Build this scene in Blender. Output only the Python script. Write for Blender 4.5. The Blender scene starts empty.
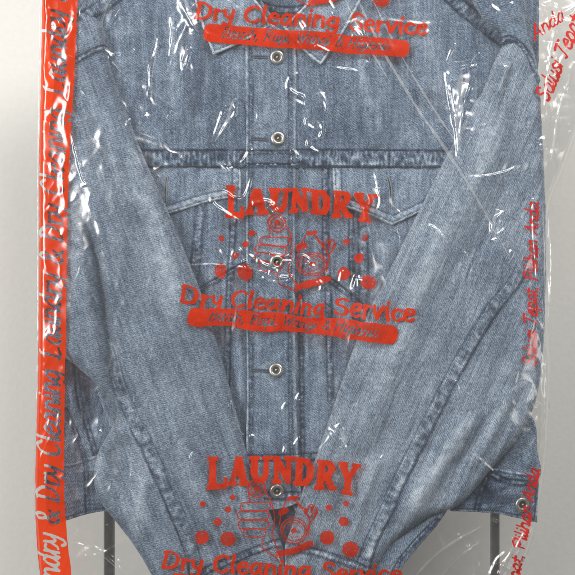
import bpy, math
import numpy as np

# ---------------------------------------------------------------- camera, light, exposure
sc = bpy.context.scene
COL = sc.collection
S = 0.00125                      # metres of jacket per pattern unit
CX = CY = 287.5
DIST = 1.8
cam = bpy.data.objects.new('camera', bpy.data.cameras.new('camera'))
COL.objects.link(cam)
cam.location = (0, -DIST, 0)
cam.rotation_euler = (math.pi / 2, 0, 0)
cam.data.angle = 2 * math.atan(575 * S / 2 / DIST)
cam.data.clip_start = 0.05
cam.data.clip_end = 50
sc.camera = cam

world = bpy.data.worlds.new('World')
sc.world = world
world.use_nodes = True
bg = world.node_tree.nodes['Background']
bg.inputs['Color'].default_value = (0.95, 0.98, 1.0, 1)
bg.inputs['Strength'].default_value = 0.095

def lamp(name, loc, target, sx, sy, power, color):
    L = bpy.data.lights.new(name, 'AREA')
    L.shape = 'RECTANGLE'; L.size = sx; L.size_y = sy
    L.energy = power; L.color = color
    o = bpy.data.objects.new(name, L); COL.objects.link(o)
    o.location = loc
    d = np.array(target, float) - np.array(loc, float)
    from mathutils import Vector
    o.rotation_euler = Vector(d).to_track_quat('-Z', 'Y').to_euler()
    return o
lamp('window_light', (-1.75, -1.80, 0.55), (0, 0, 0), 0.75, 1.6, 61, (1.0, 0.985, 0.96))
lamp('ceiling_light', (0.85, -1.45, 1.50), (0, 0, 0), 1.5, 0.6, 43, (1.0, 0.98, 0.96))
lamp('added_highlight_light', (1.70, -1.75, -0.25), (0, 0, 0), 0.25, 0.7, 3.2, (1.0, 0.98, 0.95))  # added lamp with no known source, for more highlights on the film

sc.view_settings.view_transform = 'Standard'
sc.view_settings.look = 'None'
sc.view_settings.exposure = 0.08
sc.view_settings.gamma = 1
sc.cycles.transparent_max_bounces = 24
sc.cycles.max_bounces = 8
sc.cycles.use_denoising = True
sc.cycles.caustics_reflective = False

# ---------------------------------------------------------------- numeric helpers
def catmull(P, n=8, closed=False):
    P = np.array(P, float)
    if len(P) < 3: return P
    Q = np.vstack([P[-1], P, P[0], P[1]]) if closed else np.vstack([2*P[0]-P[1], P, 2*P[-1]-P[-2]])
    out = []
    t = np.linspace(0, 1, n, endpoint=False)[:, None]
    for i in range(len(Q) - 3):
        a, b, c, d = Q[i:i+4]
        out.append(0.5*((2*b)+(c-a)*t+(2*a-5*b+4*c-d)*t*t+(3*b-a-3*c+d)*t**3))
    out = np.vstack(out)
    return out if closed else np.vstack([out, P[-1]])

def gnoise(X, Y, scale, seed):
    """gradient noise, about -1..1"""
    rs = np.random.RandomState(seed)
    g = (rs.rand(65536)*2*np.pi).astype(np.float32)
    gx, gy = np.cos(g), np.sin(g)
    x = np.asarray(X/scale+97.3, np.float32); y = np.asarray(Y/scale+61.7, np.float32)
    xi = np.floor(x); yi = np.floor(y)
    fx = x-xi; fy = y-yi
    xi = xi.astype(np.int32) & 255; yi = (yi.astype(np.int32) & 255) << 8
    xj = (xi+1) & 255; yj = (yi+256) & 65535
    u = fx*fx*fx*(fx*(fx*6-15)+10); v = fy*fy*fy*(fy*(fy*6-15)+10)
    def dot(b, a, i, j):
        k = b+a
        return gx.take(k)*(fx-i)+gy.take(k)*(fy-j)
    n0 = dot(yi, xi, 0, 0); n0 += u*(dot(yi, xj, 1, 0)-n0)
    n1 = dot(yj, xi, 0, 1); n1 += u*(dot(yj, xj, 1, 1)-n1)
    return 1.5*(n0+v*(n1-n0)).astype(np.float64)

def poly_dist(X, Y, P, closed=False, pad=None):
    """distance to a polyline, arc length at the nearest point, side"""
    P = np.asarray(P, float)
    if closed: P = np.vstack([P, P[:1]])
    D = np.full(X.shape, 1e9); T = np.zeros(X.shape); SG = np.ones(X.shape)
    s0 = 0.0
    xs, ys = X[0], Y[:, 0]
    for (ax, ay), (bx, by) in zip(P[:-1], P[1:]):
        L = math.hypot(bx-ax, by-ay)
        if L < 1e-9: continue
        sl = (slice(None), slice(None))
        if pad is not None:
            i0, i1 = np.searchsorted(xs, [min(ax, bx)-pad, max(ax, bx)+pad])
            j0, j1 = np.searchsorted(ys, [min(ay, by)-pad, max(ay, by)+pad])
            if i0 >= i1 or j0 >= j1:
                s0 += L; continue
            sl = (slice(j0, j1), slice(i0, i1))
        x = X[sl]-ax; y = Y[sl]-ay
        ux, uy = (bx-ax)/L, (by-ay)/L
        t = np.clip(x*ux+y*uy, 0, L)
        d = np.hypot(x-t*ux, y-t*uy)
        m = d < D[sl]
        D[sl] = np.where(m, d, D[sl]); T[sl] = np.where(m, s0+t, T[sl])
        SG[sl] = np.where(m, np.sign(ux*y-uy*x)+1e-6, SG[sl])
        s0 += L
    return D, T, SG, s0

def poly_sdf(X, Y, P):
    P = np.asarray(P, float)
    D, _, _, _ = poly_dist(X, Y, P, True)
    ins = np.zeros(X.shape, bool)
    for (ax, ay), (bx, by) in zip(P, np.vstack([P[1:], P[:1]])):
        if ay == by: continue
        c = ((ay > Y) != (by > Y)) & (X < (bx-ax)*(Y-ay)/(by-ay)+ax)
        ins ^= c
    return np.where(ins, -D, D)

def mkgrid(x0, x1, y0, y1, step):
    return np.meshgrid(np.arange(x0, x1+step, step), np.arange(y0, y1+step, step))

def blur(A, sig):
    r = int(3*sig+1); k = np.exp(-0.5*(np.arange(-r, r+1)/sig)**2); k /= k.sum()
    for ax in (0, 1):
        A = np.apply_along_axis(lambda v: np.convolve(np.pad(v, r, 'edge'), k, 'valid'), ax, A)
    return A

def clip_grid(s, chans):
    """keep the part of a grid where s < 0, cutting cells along s = 0"""
    ny, nx = s.shape
    ids = np.arange(ny*nx).reshape(ny, nx)
    a, b, c, d = ids[:-1,:-1].ravel(), ids[1:,:-1].ravel(), ids[1:,1:].ravel(), ids[:-1,1:].ravel()
    f = s.ravel(); f = np.where(np.abs(f) < 1e-6, -1e-6, f)
    n_in = (f[a]<0).astype(int)+(f[b]<0)+(f[c]<0)+(f[d]<0)
    q = n_in == 4
    quads = np.stack([a,b,c,d],1)[q]
    mx = (n_in > 0) & ~q
    tris = np.vstack([np.stack([a,b,c],1)[mx], np.stack([a,c,d],1)[mx]])
    ti = (f[tris] < 0); k = ti.sum(1)
    full = tris[k == 3]
    edges = []; outs = [full]
    N = ny*nx
    cuts = {}
    cut_a, cut_b = [], []
    def cut(i, j):
        key = (i, j) if i < j else (j, i)
        v = cuts.get(key)
        if v is None:
            v = N+len(cut_a); cuts[key] = v
            cut_a.append(key[0]); cut_b.append(key[1])
        return v
    extra = []
    for t, m, kk in zip(tris, ti, k):
        if kk == 1:
            i = int(np.argmax(m)); A, B, C = int(t[i]), int(t[(i+1)%3]), int(t[(i+2)%3])
            extra.append((A, cut(A,B), cut(A,C)))
        elif kk == 2:
            i = int(np.argmin(m)); A, B, C = int(t[i]), int(t[(i+1)%3]), int(t[(i+2)%3])
            p, r = cut(A,B), cut(A,C)
            extra.append((p, B, C)); extra.append((p, C, r))
    if extra: outs.append(np.array(extra))
    tri = np.vstack(outs) if len(outs) else np.zeros((0,3), int)
    ca, cb = np.array(cut_a, int), np.array(cut_b, int)
    t = f[ca]/(f[ca]-f[cb]) if len(ca) else np.zeros(0)
    vals = {}
    for n, A in chans.items():
        A = A.ravel()
        vals[n] = np.concatenate([A, A[ca]*(1-t)+A[cb]*t]) if len(ca) else A
    used = np.zeros(N+len(ca), bool)
    used[quads.ravel()] = True; used[tri.ravel()] = True
    rm = np.cumsum(used)-1
    return rm[quads], rm[tri], {n: v[used] for n, v in vals.items()}

def to_world(px, py, h, k):
    return np.stack([(px-CX)*S*k, -h*0.001, (CY-py)*S*k], 1)

def make_mesh(name, V, quads, tris, mat, parent=None, attrs=None, smooth=True):
    me = bpy.data.meshes.new(name)
    quads = np.asarray(quads, int).reshape(-1, 4); tris = np.asarray(tris, int).reshape(-1, 3)
    me.vertices.add(len(V)); me.vertices.foreach_set('co', np.asarray(V, np.float32).ravel())
    loops = np.concatenate([quads.ravel(), tris.ravel()])
    me.loops.add(len(loops)); me.loops.foreach_set('vertex_index', loops.astype(np.int32))
    tot = np.concatenate([np.full(len(quads), 4), np.full(len(tris), 3)])
    start = np.concatenate([[0], np.cumsum(tot)[:-1]])
    me.polygons.add(len(tot)); me.polygons.foreach_set('loop_start', start.astype(np.int32))
    me.polygons.foreach_set('loop_total', tot.astype(np.int32))
    if smooth: me.polygons.foreach_set('use_smooth', np.ones(len(tot), bool))
    me.update(calc_edges=True)
    for n, A in (attrs or {}).items():
        if A.ndim == 2:
            at = me.attributes.new(n, 'FLOAT_VECTOR', 'POINT'); at.data.foreach_set('vector', A.astype(np.float32).ravel())
        else:
            at = me.attributes.new(n, 'FLOAT', 'POINT'); at.data.foreach_set('value', A.astype(np.float32))
    me.validate()
    o = bpy.data.objects.new(name, me); COL.objects.link(o)
    me.materials.append(mat)
    if parent is not None: o.parent = parent
    return o

# ---------------------------------------------------------------- materials
def new_mat(name):
    m = bpy.data.materials.new(name); m.use_nodes = True
    nt = m.node_tree; nt.nodes.clear()
    return m, nt
def nd(nt, typ, **kw):
    n = nt.nodes.new(typ)
    ins = kw.pop('ins', {})
    for a, v in kw.items(): setattr(n, a, v)
    for a, v in ins.items():
        if hasattr(v, 'links') or isinstance(v, bpy.types.NodeSocket): nt.links.new(v, n.inputs[a])
        else: n.inputs[a].default_value = v
    return n
def math_(nt, op, a, b=0.0, c=None, clamp=False):
    n = nt.nodes.new('ShaderNodeMath'); n.operation = op; n.use_clamp = clamp
    for i, v in enumerate((a, b) if c is None else (a, b, c)):
        if isinstance(v, bpy.types.NodeSocket): nt.links.new(v, n.inputs[i])
        else: n.inputs[i].default_value = v
    return n.outputs[0]
def ramp(nt, fac, stops):
    r = nt.nodes.new('ShaderNodeValToRGB'); nt.links.new(fac, r.inputs[0])
    e = r.color_ramp.elements
    while len(e) < len(stops): e.new(0.5)
    for el, (p, c) in zip(e, stops):
        el.position = p; el.color = (*c, 1)
    return r.outputs[0]

def denim_material(name, shift=0.0, sat=1.0):
    m, nt = new_mat(name)
    at = nd(nt, 'ShaderNodeAttribute', attribute_name='grain')
    wr = nd(nt, 'ShaderNodeAttribute', attribute_name='wear')
    g = at.outputs['Vector']
    def mapped(sx, sy, rot=0.0):
        mp = nd(nt, 'ShaderNodeMapping', ins={'Vector': g})
        mp.inputs['Scale'].default_value = (sx, sy, 1)
        mp.inputs['Rotation'].default_value = (0, 0, rot)
        return mp.outputs[0]
    def noise(vec, scale, detail=2, rough=0.5):
        n = nd(nt, 'ShaderNodeTexNoise', ins={'Vector': vec, 'Scale': scale, 'Detail': detail, 'Roughness': rough})
        return n.outputs['Fac']
    # coordinates are millimetres along the cloth: x across the warp, y along it
    twist = nd(nt, 'ShaderNodeMapping', ins={'Vector': g}); twist.inputs['Rotation'].default_value = (0, 0, math.radians(52))
    tw = nd(nt, 'ShaderNodeMapping', ins={'Vector': twist.outputs[0]}); tw.inputs['Scale'].default_value = (1/0.95, 1/4.5, 1)
    twill_n = noise(tw.outputs[0], 1.0, 1)
    sx = nd(nt, 'ShaderNodeSeparateXYZ', ins={'Vector': twist.outputs[0]})
    wob = noise(mapped(.2, .2), 1.0, 1)
    ph = math_(nt, 'ADD', math_(nt, 'MULTIPLY', sx.outputs[0], 2*math.pi/2.3), math_(nt, 'MULTIPLY', wob, 9.0))
    twill_s = math_(nt, 'SINE', ph)
    speck = noise(mapped(1/1.0, 1/1.7), 1.0, 1)
    fine = noise(mapped(1/2.6, 1/4.5), 1.0, 2, 0.6)
    slub = noise(mapped(1/2.6, 1/60.0), 1.0, 3, 0.6)
    slub2 = noise(mapped(1/9.0, 1/90.0), 1.0, 3, 0.6)
    cloud = noise(mapped(1/45.0, 1/70.0), 1.0, 4, 0.55)
    blotch = noise(mapped(1/11.0, 1/16.0), 1.0, 3, 0.6)
    def c(f, k): return math_(nt, 'MULTIPLY', math_(nt, 'SUBTRACT', f, 0.5), k)
    tot = math_(nt, 'ADD', 0.5+shift, c(twill_n, 0.60))
    for t in (math_(nt, 'MULTIPLY', twill_s, 0.095), c(speck, 0.75), c(fine, 0.50), c(slub, 0.42), c(slub2, 0.42), c(cloud, 0.48), c(blotch, 0.34), wr.outputs['Fac']):
        tot = math_(nt, 'ADD', tot, t)
    col = ramp(nt, tot, [(0.0, (0.012, 0.022, 0.048)), (0.26, (0.055, 0.083, 0.134)), (0.50, (0.150, 0.204, 0.282)), (0.76, (0.33, 0.40, 0.485)), (1.0, (0.56, 0.62, 0.68))])
    hs = nd(nt, 'ShaderNodeHueSaturation', ins={'Saturation': sat, 'Color': col}); col = hs.outputs[0]
    hgt = math_(nt, 'ADD', math_(nt, 'MULTIPLY', twill_s, 0.35), math_(nt, 'ADD', twill_n, math_(nt, 'MULTIPLY', speck, 0.7)))
    bp = nd(nt, 'ShaderNodeBump', ins={'Height': hgt, 'Strength': 0.55, 'Distance': 0.00028})
    p = nd(nt, 'ShaderNodeBsdfPrincipled', ins={'Base Color': col, 'Roughness': 0.88, 'Normal': bp.outputs[0]})
    p.inputs['Specular IOR Level'].default_value = 0.2
    p.inputs['Sheen Weight'].default_value = 0.15
    p.inputs['Sheen Roughness'].default_value = 0.5
    out = nd(nt, 'ShaderNodeOutputMaterial', ins={'Surface': p.outputs[0]})
    return m
DENIM = denim_material('washed_denim', -0.045, 1.0)
DENIM_SLEEVE = denim_material('washed_denim_sleeve', -0.03, 0.92)
DENIM_DEEP = denim_material('washed_denim_shaded', -0.10)  # darker denim copy; shade on the left cuff and forearm put into its colour

def plain(name, col, rough=0.6, metal=0.0, nscale=200.0, namp=0.25, bump=0.0):
    m, nt = new_mat(name)
    tc = nd(nt, 'ShaderNodeTexCoord')
    n = nd(nt, 'ShaderNodeTexNoise', ins={'Vector': tc.outputs['Object'], 'Scale': nscale, 'Detail': 4.0})
    lo = tuple(x*(1-namp) for x in col); hi = tuple(min(1, x*(1+namp)) for x in col)
    cr = ramp(nt, n.outputs['Fac'], [(0.3, lo), (0.7, hi)])
    p = nd(nt, 'ShaderNodeBsdfPrincipled', ins={'Base Color': cr, 'Roughness': rough, 'Metallic': metal})
    if bump:
        b = nd(nt, 'ShaderNodeBump', ins={'Height': n.outputs['Fac'], 'Strength': 0.5, 'Distance': bump})
        nt.links.new(b.outputs[0], p.inputs['Normal'])
    nd(nt, 'ShaderNodeOutputMaterial', ins={'Surface': p.outputs[0]})
    return m
THREAD = plain('navy_thread', (0.060, 0.075, 0.105), 0.8, nscale=900)
THREAD_PALE = plain('grey_thread', (0.20, 0.235, 0.28), 0.8, nscale=900)
METAL = plain('brushed_pewter', (0.50, 0.48, 0.44), 0.36, 0.9, 500, 0.2)
METAL_DARK = plain('tarnished_metal', (0.05, 0.048, 0.045), 0.5, 0.6, 500, 0.3)
POST = plain('grey_painted_steel', (0.16, 0.162, 0.155), 0.28, 0.85, 60, 0.12)
WALLM = plain('painted_plaster', (0.70, 0.685, 0.645), 0.75, 0, 140, 0.02, 0.0006)

def sheet_fresnel(nt):
    """reflectance of a thin sheet, the same from both sides"""
    ge = nt.nodes.new('ShaderNodeNewGeometry')
    vm = nt.nodes.new('ShaderNodeVectorMath'); vm.operation = 'DOT_PRODUCT'
    nt.links.new(ge.outputs['Normal'], vm.inputs[0]); nt.links.new(ge.outputs['Incoming'], vm.inputs[1])
    k = math_(nt, 'SUBTRACT', 1.0, math_(nt, 'ABSOLUTE', vm.outputs['Value']), clamp=True)
    return math_(nt, 'ADD', 0.04, math_(nt, 'MULTIPLY', math_(nt, 'POWER', k, 5.0), 0.6))
def film_material(name, gloss=2.3, haze=0.034, rough=0.19):
    m, nt = new_mat(name)
    fac = math_(nt, 'MULTIPLY', sheet_fresnel(nt), gloss, clamp=True)
    tr = nd(nt, 'ShaderNodeBsdfTransparent', ins={'Color': (0.975, 0.975, 0.97, 1)})
    df = nd(nt, 'ShaderNodeBsdfDiffuse', ins={'Color': (0.8, 0.8, 0.8, 1)})
    gl = nd(nt, 'ShaderNodeBsdfGlossy', ins={'Color': (1, 1, 1, 1), 'Roughness': rough})
    m1 = nd(nt, 'ShaderNodeMixShader', ins={'Fac': haze, 1: tr.outputs[0], 2: df.outputs[0]})
    m2 = nd(nt, 'ShaderNodeMixShader', ins={'Fac': fac, 1: m1.outputs[0], 2: gl.outputs[0]})
    nd(nt, 'ShaderNodeOutputMaterial', ins={'Surface': m2.outputs[0]})
    return m
FILM = film_material('clear_polythene')

def ink_material(name, col, cover, tint, noise_amt=0.35, gloss=2.0, nscale=900):
    m, nt = new_mat(name)
    tc = nd(nt, 'ShaderNodeTexCoord')
    n = nd(nt, 'ShaderNodeTexNoise', ins={'Vector': tc.outputs['Object'], 'Scale': float(nscale), 'Detail': 3.0, 'Roughness': 0.6})
    n2 = nd(nt, 'ShaderNodeTexNoise', ins={'Vector': tc.outputs['Object'], 'Scale': 45.0, 'Detail': 2.0})
    v = math_(nt, 'ADD', n.outputs['Fac'], n2.outputs['Fac'])
    cov = math_(nt, 'ADD', math_(nt, 'MULTIPLY', math_(nt, 'SUBTRACT', v, 1.0), noise_amt*2), cover, clamp=True)
    fac = math_(nt, 'MULTIPLY', sheet_fresnel(nt), gloss, clamp=True)
    tr = nd(nt, 'ShaderNodeBsdfTransparent', ins={'Color': (*tint, 1)})
    df = nd(nt, 'ShaderNodeBsdfDiffuse', ins={'Color': (*col, 1)})
    tl = nd(nt, 'ShaderNodeBsdfTranslucent', ins={'Color': (*col, 1)})
    dd = nd(nt, 'ShaderNodeMixShader', ins={'Fac': 0.2, 1: df.outputs[0], 2: tl.outputs[0]})
    gl = nd(nt, 'ShaderNodeBsdfGlossy', ins={'Color': (1, 1, 1, 1), 'Roughness': 0.19})
    m1 = nd(nt, 'ShaderNodeMixShader', ins={'Fac': cov, 1: tr.outputs[0], 2: dd.outputs[0]})
    m2 = nd(nt, 'ShaderNodeMixShader', ins={'Fac': fac, 1: m1.outputs[0], 2: gl.outputs[0]})
    nd(nt, 'ShaderNodeOutputMaterial', ins={'Surface': m2.outputs[0]})
    return m
INK = ink_material('red_printing_ink', (0.80, 0.052, 0.014), 0.67, (0.88, 0.24, 0.14), 0.42)
INK_FINE = ink_material('thin_red_ink', (0.68, 0.046, 0.020), 0.62, (0.85, 0.32, 0.22), 0.45)
INK_SIDE = ink_material('deep_red_ink', (0.68, 0.036, 0.028), 0.82, (0.8, 0.2, 0.15), 0.25)
STRIP = ink_material('red_printed_polythene', (0.92, 0.070, 0.014), 0.66, (0.95, 0.12, 0.04), 0.06, 1.7)

# ---------------------------------------------------------------- jacket panels
GX0, GY0, GST, GN = -60.0, -60.0, 1.5, 464
HMAP = np.full((GN, GN), -15.0)
GXX, GYY = np.meshgrid(GX0+GST*np.arange(GN), GY0+GST*np.arange(GN))

def thing(name, label, cat):
    o = bpy.data.objects.new(name, None); COL.objects.link(o)
    o.empty_display_size = 0.05
    o['label'] = label; o['category'] = cat
    return o

jacket = thing('denim_jacket', 'pale blue washed denim jacket with metal buttons inside the clear bag', 'jacket')
SEED = [100]
def nxt():
    SEED[0] += 7
    return SEED[0]

def stitch_mesh(name, lines, hfun, k, mat, parent, ln=2.3, gap=0.75, w=0.42):
    """short raised stitches along lines (pattern units)"""
    Vs, Ts = [], []; nv = 0
    rs = np.random.RandomState(nxt())
    for P in lines:
        P = np.asarray(P, float)
        seg = np.hypot(*np.diff(P, axis=0).T); s = np.concatenate([[0], np.cumsum(seg)])
        for a in np.arange(0.3, s[-1]-ln, ln+gap):
            q = a+np.array([0, ln*0.5, ln])+rs.uniform(-.15, .15)
            x = np.interp(q, s, P[:, 0]); y = np.interp(q, s, P[:, 1])
            d = np.array([x[2]-x[0], y[2]-y[0]]); d /= (np.hypot(*d)+1e-9); nx_, ny_ = -d[1]*w, d[0]*w
            h = hfun(x, y)
            if np.any(h < -50): continue
            pts = [(x[0], y[0], h[0]-.15), (x[1]+nx_, y[1]+ny_, h[1]+.05), (x[1]-nx_, y[1]-ny_, h[1]+.05), (x[2], y[2], h[2]-.15), (x[1], y[1], h[1]+.55)]
            Vs += pts
            Ts += [(nv, nv+4, nv+1), (nv, nv+2, nv+4), (nv+3, nv+1, nv+4), (nv+3, nv+4, nv+2)]
            nv += 5
    if not Vs: return None
    A = np.array(Vs)
    T = np.array(Ts)[:, ::-1]
    return make_mesh(name, to_world(A[:, 0], A[:, 1], A[:, 2], k), np.zeros((0, 4)), T, mat, parent)

def offset_line(P, off):
    P = np.asarray(P, float)
    t = np.gradient(P, axis=0); t /= (np.hypot(t[:, 0], t[:, 1])[:, None]+1e-9)
    return P+np.stack([-t[:, 1], t[:, 0]], 1)*off

def panel(name, outline, base, parent, mat=DENIM, th=2.0, edge=3.0, back=-3.0, step=0.75, grain=0.0, grain_fn=None,
          folds=(), seams=(), noise=(), smooth=6, edge_wear=0.16, edge_stitch=None, wear=0.0, wear_spots=(), hfn=None, in_map=True, raw_outline=False, thread=THREAD, margin=None):
    """One sewn piece of cloth. outline in pattern units; base height in mm (number or function);
    th/edge: turned-edge thickness and roll; folds: (points, width, height); seams: dicts."""
    O = np.array(outline, float) if raw_outline else catmull(outline, smooth, True)
    x0, y0 = O.min(0)-2; x1, y1 = O.max(0)+2
    X, Y = mkgrid(x0, x1, y0, y1, step)
    s = poly_sdf(X, Y, O)+0.25*gnoise(X, Y, 5, nxt())
    kb = 1-(base if not callable(base) else 25.0)/1000/DIST
    d = np.clip(-s, 0, None)
    e = np.sqrt(np.clip(1-(1-np.minimum(d/edge, 1))**2, 0, 1))
    H = (base(X, Y) if callable(base) else np.full(X.shape, float(base)))
    H = H+th*e
    if hfn is not None: H = H+hfn(X, Y, d)
    W = np.full(X.shape, float(wear))
    sd = nxt()
    H += 0.9*gnoise(X, Y*0.7, 26, sd)+0.35*gnoise(X, Y, 10, sd+1)
    for (sx, sy, amp, ang) in noise:
        ca, sa = math.cos(math.radians(ang)), math.sin(math.radians(ang))
        H += amp*gnoise((X*ca+Y*sa)/sx, (-X*sa+Y*ca)/sy, 1.0, nxt())
    GX_, GY_, GH_, GW_ = X, Y, H, W
    def local(P, pad):
        i0, i1 = np.searchsorted(GX_[0], [P[:, 0].min()-pad, P[:, 0].max()+pad]); j0, j1 = np.searchsorted(GY_[:, 0], [P[:, 1].min()-pad, P[:, 1].max()+pad])
        sl = (slice(j0, j1), slice(i0, i1))
        return GX_[sl], GY_[sl], GH_[sl], GW_[sl]
    for f in folds:
        P, w, a = f[:3]
        P = catmull(P, 8)
        X, Y, H, W = local(P, w*3+2)
        if X.size == 0: continue
        D, T, SG, L = poly_dist(X, Y, P, pad=w*3+2)
        a = a*2.0
        tp = np.clip(np.minimum(T, L-T)/(0.22*L), 0, 1)
        tp = tp*tp*(3-2*tp) if len(f) < 4 else 1.0
        H += a*np.exp(-(D/w)**2)*tp
        if a > 0: W += 0.03*a*np.exp(-(D/(w*.6))**2)*tp*(0.6+0.6*gnoise(X, Y, 9, nxt()))
    lines = []
    for sm in seams:
        P = catmull(sm['p'], 8) if sm.get('smooth', True) else np.array(sm['p'], float)
        X, Y, H, W = local(P, 22)
        if X.size == 0: continue
        D, T, SG, L = poly_dist(X, Y, P, pad=22)
        D = np.minimum(D, 60.0)
        w = sm.get('w', 5.0); sd = nxt()
        band = 1/(1+np.exp((D-w)/0.45))
        fd = np.clip(T/sm['fade'], 0, 1) if 'fade' in sm else 1.0
        band = band*fd
        puck = gnoise(T/sm.get('period', 3.6), D/8.0*SG, 1.0, sd)
        puck2 = gnoise(T/14.0, D/6.0*SG, 1.0, sd+1)
        H += 1.4*band*sm.get('h', 1.0)+1.9*band*puck*sm.get('pucker', 0.5)
        near = np.exp(-((D-w)/3.5)**2)*fd
        H += 1.8*near*puck2*sm.get('pull', 0.5)
        H -= 1.5*np.exp(-((D-w)/0.9)**2)*sm.get('groove', 1.0)*fd
        W += band*(-0.03+0.36*puck+0.22*puck2)*sm.get('wear', 1.0)
        W -= 0.40*np.exp(-((D-w-0.6)/1.3)**2)*(0.8+0.8*puck2)*sm.get('wear', 1.0)*fd
        if sm.get('ridge', 0): # lighter worn line along one edge
            W += sm['ridge']*np.exp(-((D*SG-sm.get('rside', 1)*w)/0.9)**2)*(0.8+0.5*puck2)
        for off in sm.get('st', (-w+1.2, w-1.2)):
            lines.append(offset_line(P, off))
    X, Y, H, W = GX_, GY_, GH_, GW_
    if edge_stitch:
        D, T, SG, L = poly_dist(X, Y, O, True)
        for q in np.atleast_1d(edge_stitch):
            H -= 1.0*np.exp(-((d-q)/0.8)**2); W -= 0.25*np.exp(-((d-q)/0.9)**2)
            pk = gnoise(T/4.0, d/5.0, 1.0, nxt())
            W += np.where(d < q, 0.24*pk, 0)
            H += np.where(d < q, 0.7*pk, 0)
            inner = np.vstack([O, O[:1]])
            A = 0.5*np.sum(O[:, 0]*np.roll(O[:, 1], -1)-np.roll(O[:, 0], -1)*O[:, 1])
            lines.append(offset_line(inner, q if A > 0 else -q))
    if margin: W += margin[1]/(1+np.exp((d-margin[0])/.5))
    W += edge_wear*np.exp(-((d-0.7)/1.3)**2)*(0.7+0.8*gnoise(X, Y, 6, nxt()))
    for (cx, cy, rx, ry, a) in wear_spots:
        W += a*np.exp(-((X-cx)/rx)**2-((Y-cy)/ry)**2)
    if grain_fn is None:
        ca, sa = math.cos(math.radians(grain)), math.sin(math.radians(grain))
        gu, gv = (X*ca+Y*sa), (-X*sa+Y*ca)
    else: gu, gv = grain_fn(X, Y)
    off = nxt()*13.0
    gu = gu*1.25+off+1.2*gnoise(X, Y, 20, nxt()); gv = gv*1.25+off*0.7
    ch = {'x': X, 'y': Y, 'h': H, 'w': W, 'u': gu, 'v': gv}
    q, t, c = clip_grid(s, ch)
    n = len(c['x'])
    # close the piece: a back sheet and a rim
    f_edges = np.vstack([q[:, [0, 1]], q[:, [1, 2]], q[:, [2, 3]], q[:, [3, 0]], t[:, [0, 1]], t[:, [1, 2]], t[:, [2, 0]]]).astype(np.int64)
    key = f_edges[:, 0]*n+f_edges[:, 1]; rev = f_edges[:, 1]*n+f_edges[:, 0]
    be = f_edges[~np.isin(key, rev)]
    bv = np.unique(be)
    mp = np.full(n, -1); mp[bv] = n+np.arange(len(bv))
    Vf = to_world(c['x'], c['y'], c['h'], kb)
    Vb = to_world(c['x'][bv], c['y'][bv], c['h'][bv]+back, kb)
    V = np.vstack([Vf, Vb])
    rim = np.stack([be[:, 1], be[:, 0], mp[be[:, 0]], mp[be[:, 1]]], 1)
    def ext(a): return np.concatenate([a, a[bv]])
    gr = np.stack([ext(c['u']), ext(c['v']), np.zeros(len(V))], 1)
    o = make_mesh(name, V, np.vstack([q, rim]), t, mat, parent, {'grain': gr, 'wear': ext(c['w'])})
    def hfun(px, py):
        i = np.clip(np.round((np.asarray(px)-x0)/step).astype(int), 0, X.shape[1]-1)
        j = np.clip(np.round((np.asarray(py)-y0)/step).astype(int), 0, X.shape[0]-1)
        return np.where(s[j, i] < -0.5, H[j, i], -99)
    o['_k'] = kb
    for ln_ in lines:
        ok = hfun(ln_[:, 0], ln_[:, 1]) > -50
        seg = np.hypot(*np.diff(ln_, axis=0).T); cum = np.concatenate([[0], np.cumsum(seg)])
        q_ = np.arange(0, cum[-1], 2.0); dense = np.stack([np.interp(q_, cum, ln_[:, 0]), np.interp(q_, cum, ln_[:, 1])], 1)
        ok = hfun(dense[:, 0], dense[:, 1]) > -50
        runs = np.split(np.arange(len(ok)), np.where(np.diff(ok.astype(int)) != 0)[0]+1)
        for r_ in runs:
            if len(r_) > 5 and ok[r_[0]]: stitch_mesh('stitching', [dense[r_]], hfun, kb, thread, o)
    if in_map:
        m = s < 0
        ii = np.round((X[m]-GX0)/GST).astype(int); jj = np.round((Y[m]-GY0)/GST).astype(int)
        ok = (ii >= 0) & (ii < GN) & (jj >= 0) & (jj < GN)
        np.maximum.at(HMAP, (jj[ok], ii[ok]), H[m][ok])
    del o['_k']
    return o, hfun, kb

def body_h(X, Y):
    return 14-16*((X-287)/230)**2+5*np.exp(-((X-215)/55)**2-((Y-90)/70)**2)+5*np.exp(-((X-370)/55)**2-((Y-90)/70)**2)
def bh(add): return lambda X, Y: body_h(X, Y)+add

# back of the jacket, seen inside the neck and under the hem
panel('back_panel', [(60,-50),(240,-50),(290,-20),(335,-50),(525,-50),(520,200),(450,430),(340,560),(230,560),(110,430),(70,200)], -2, jacket, mat=DENIM, step=1.5, smooth=4)
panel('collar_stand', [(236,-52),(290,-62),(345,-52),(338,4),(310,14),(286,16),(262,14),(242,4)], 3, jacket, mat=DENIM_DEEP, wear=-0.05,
      seams=[dict(p=[(240,0),(287,11),(340,0)], w=3, h=.6)])

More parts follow.
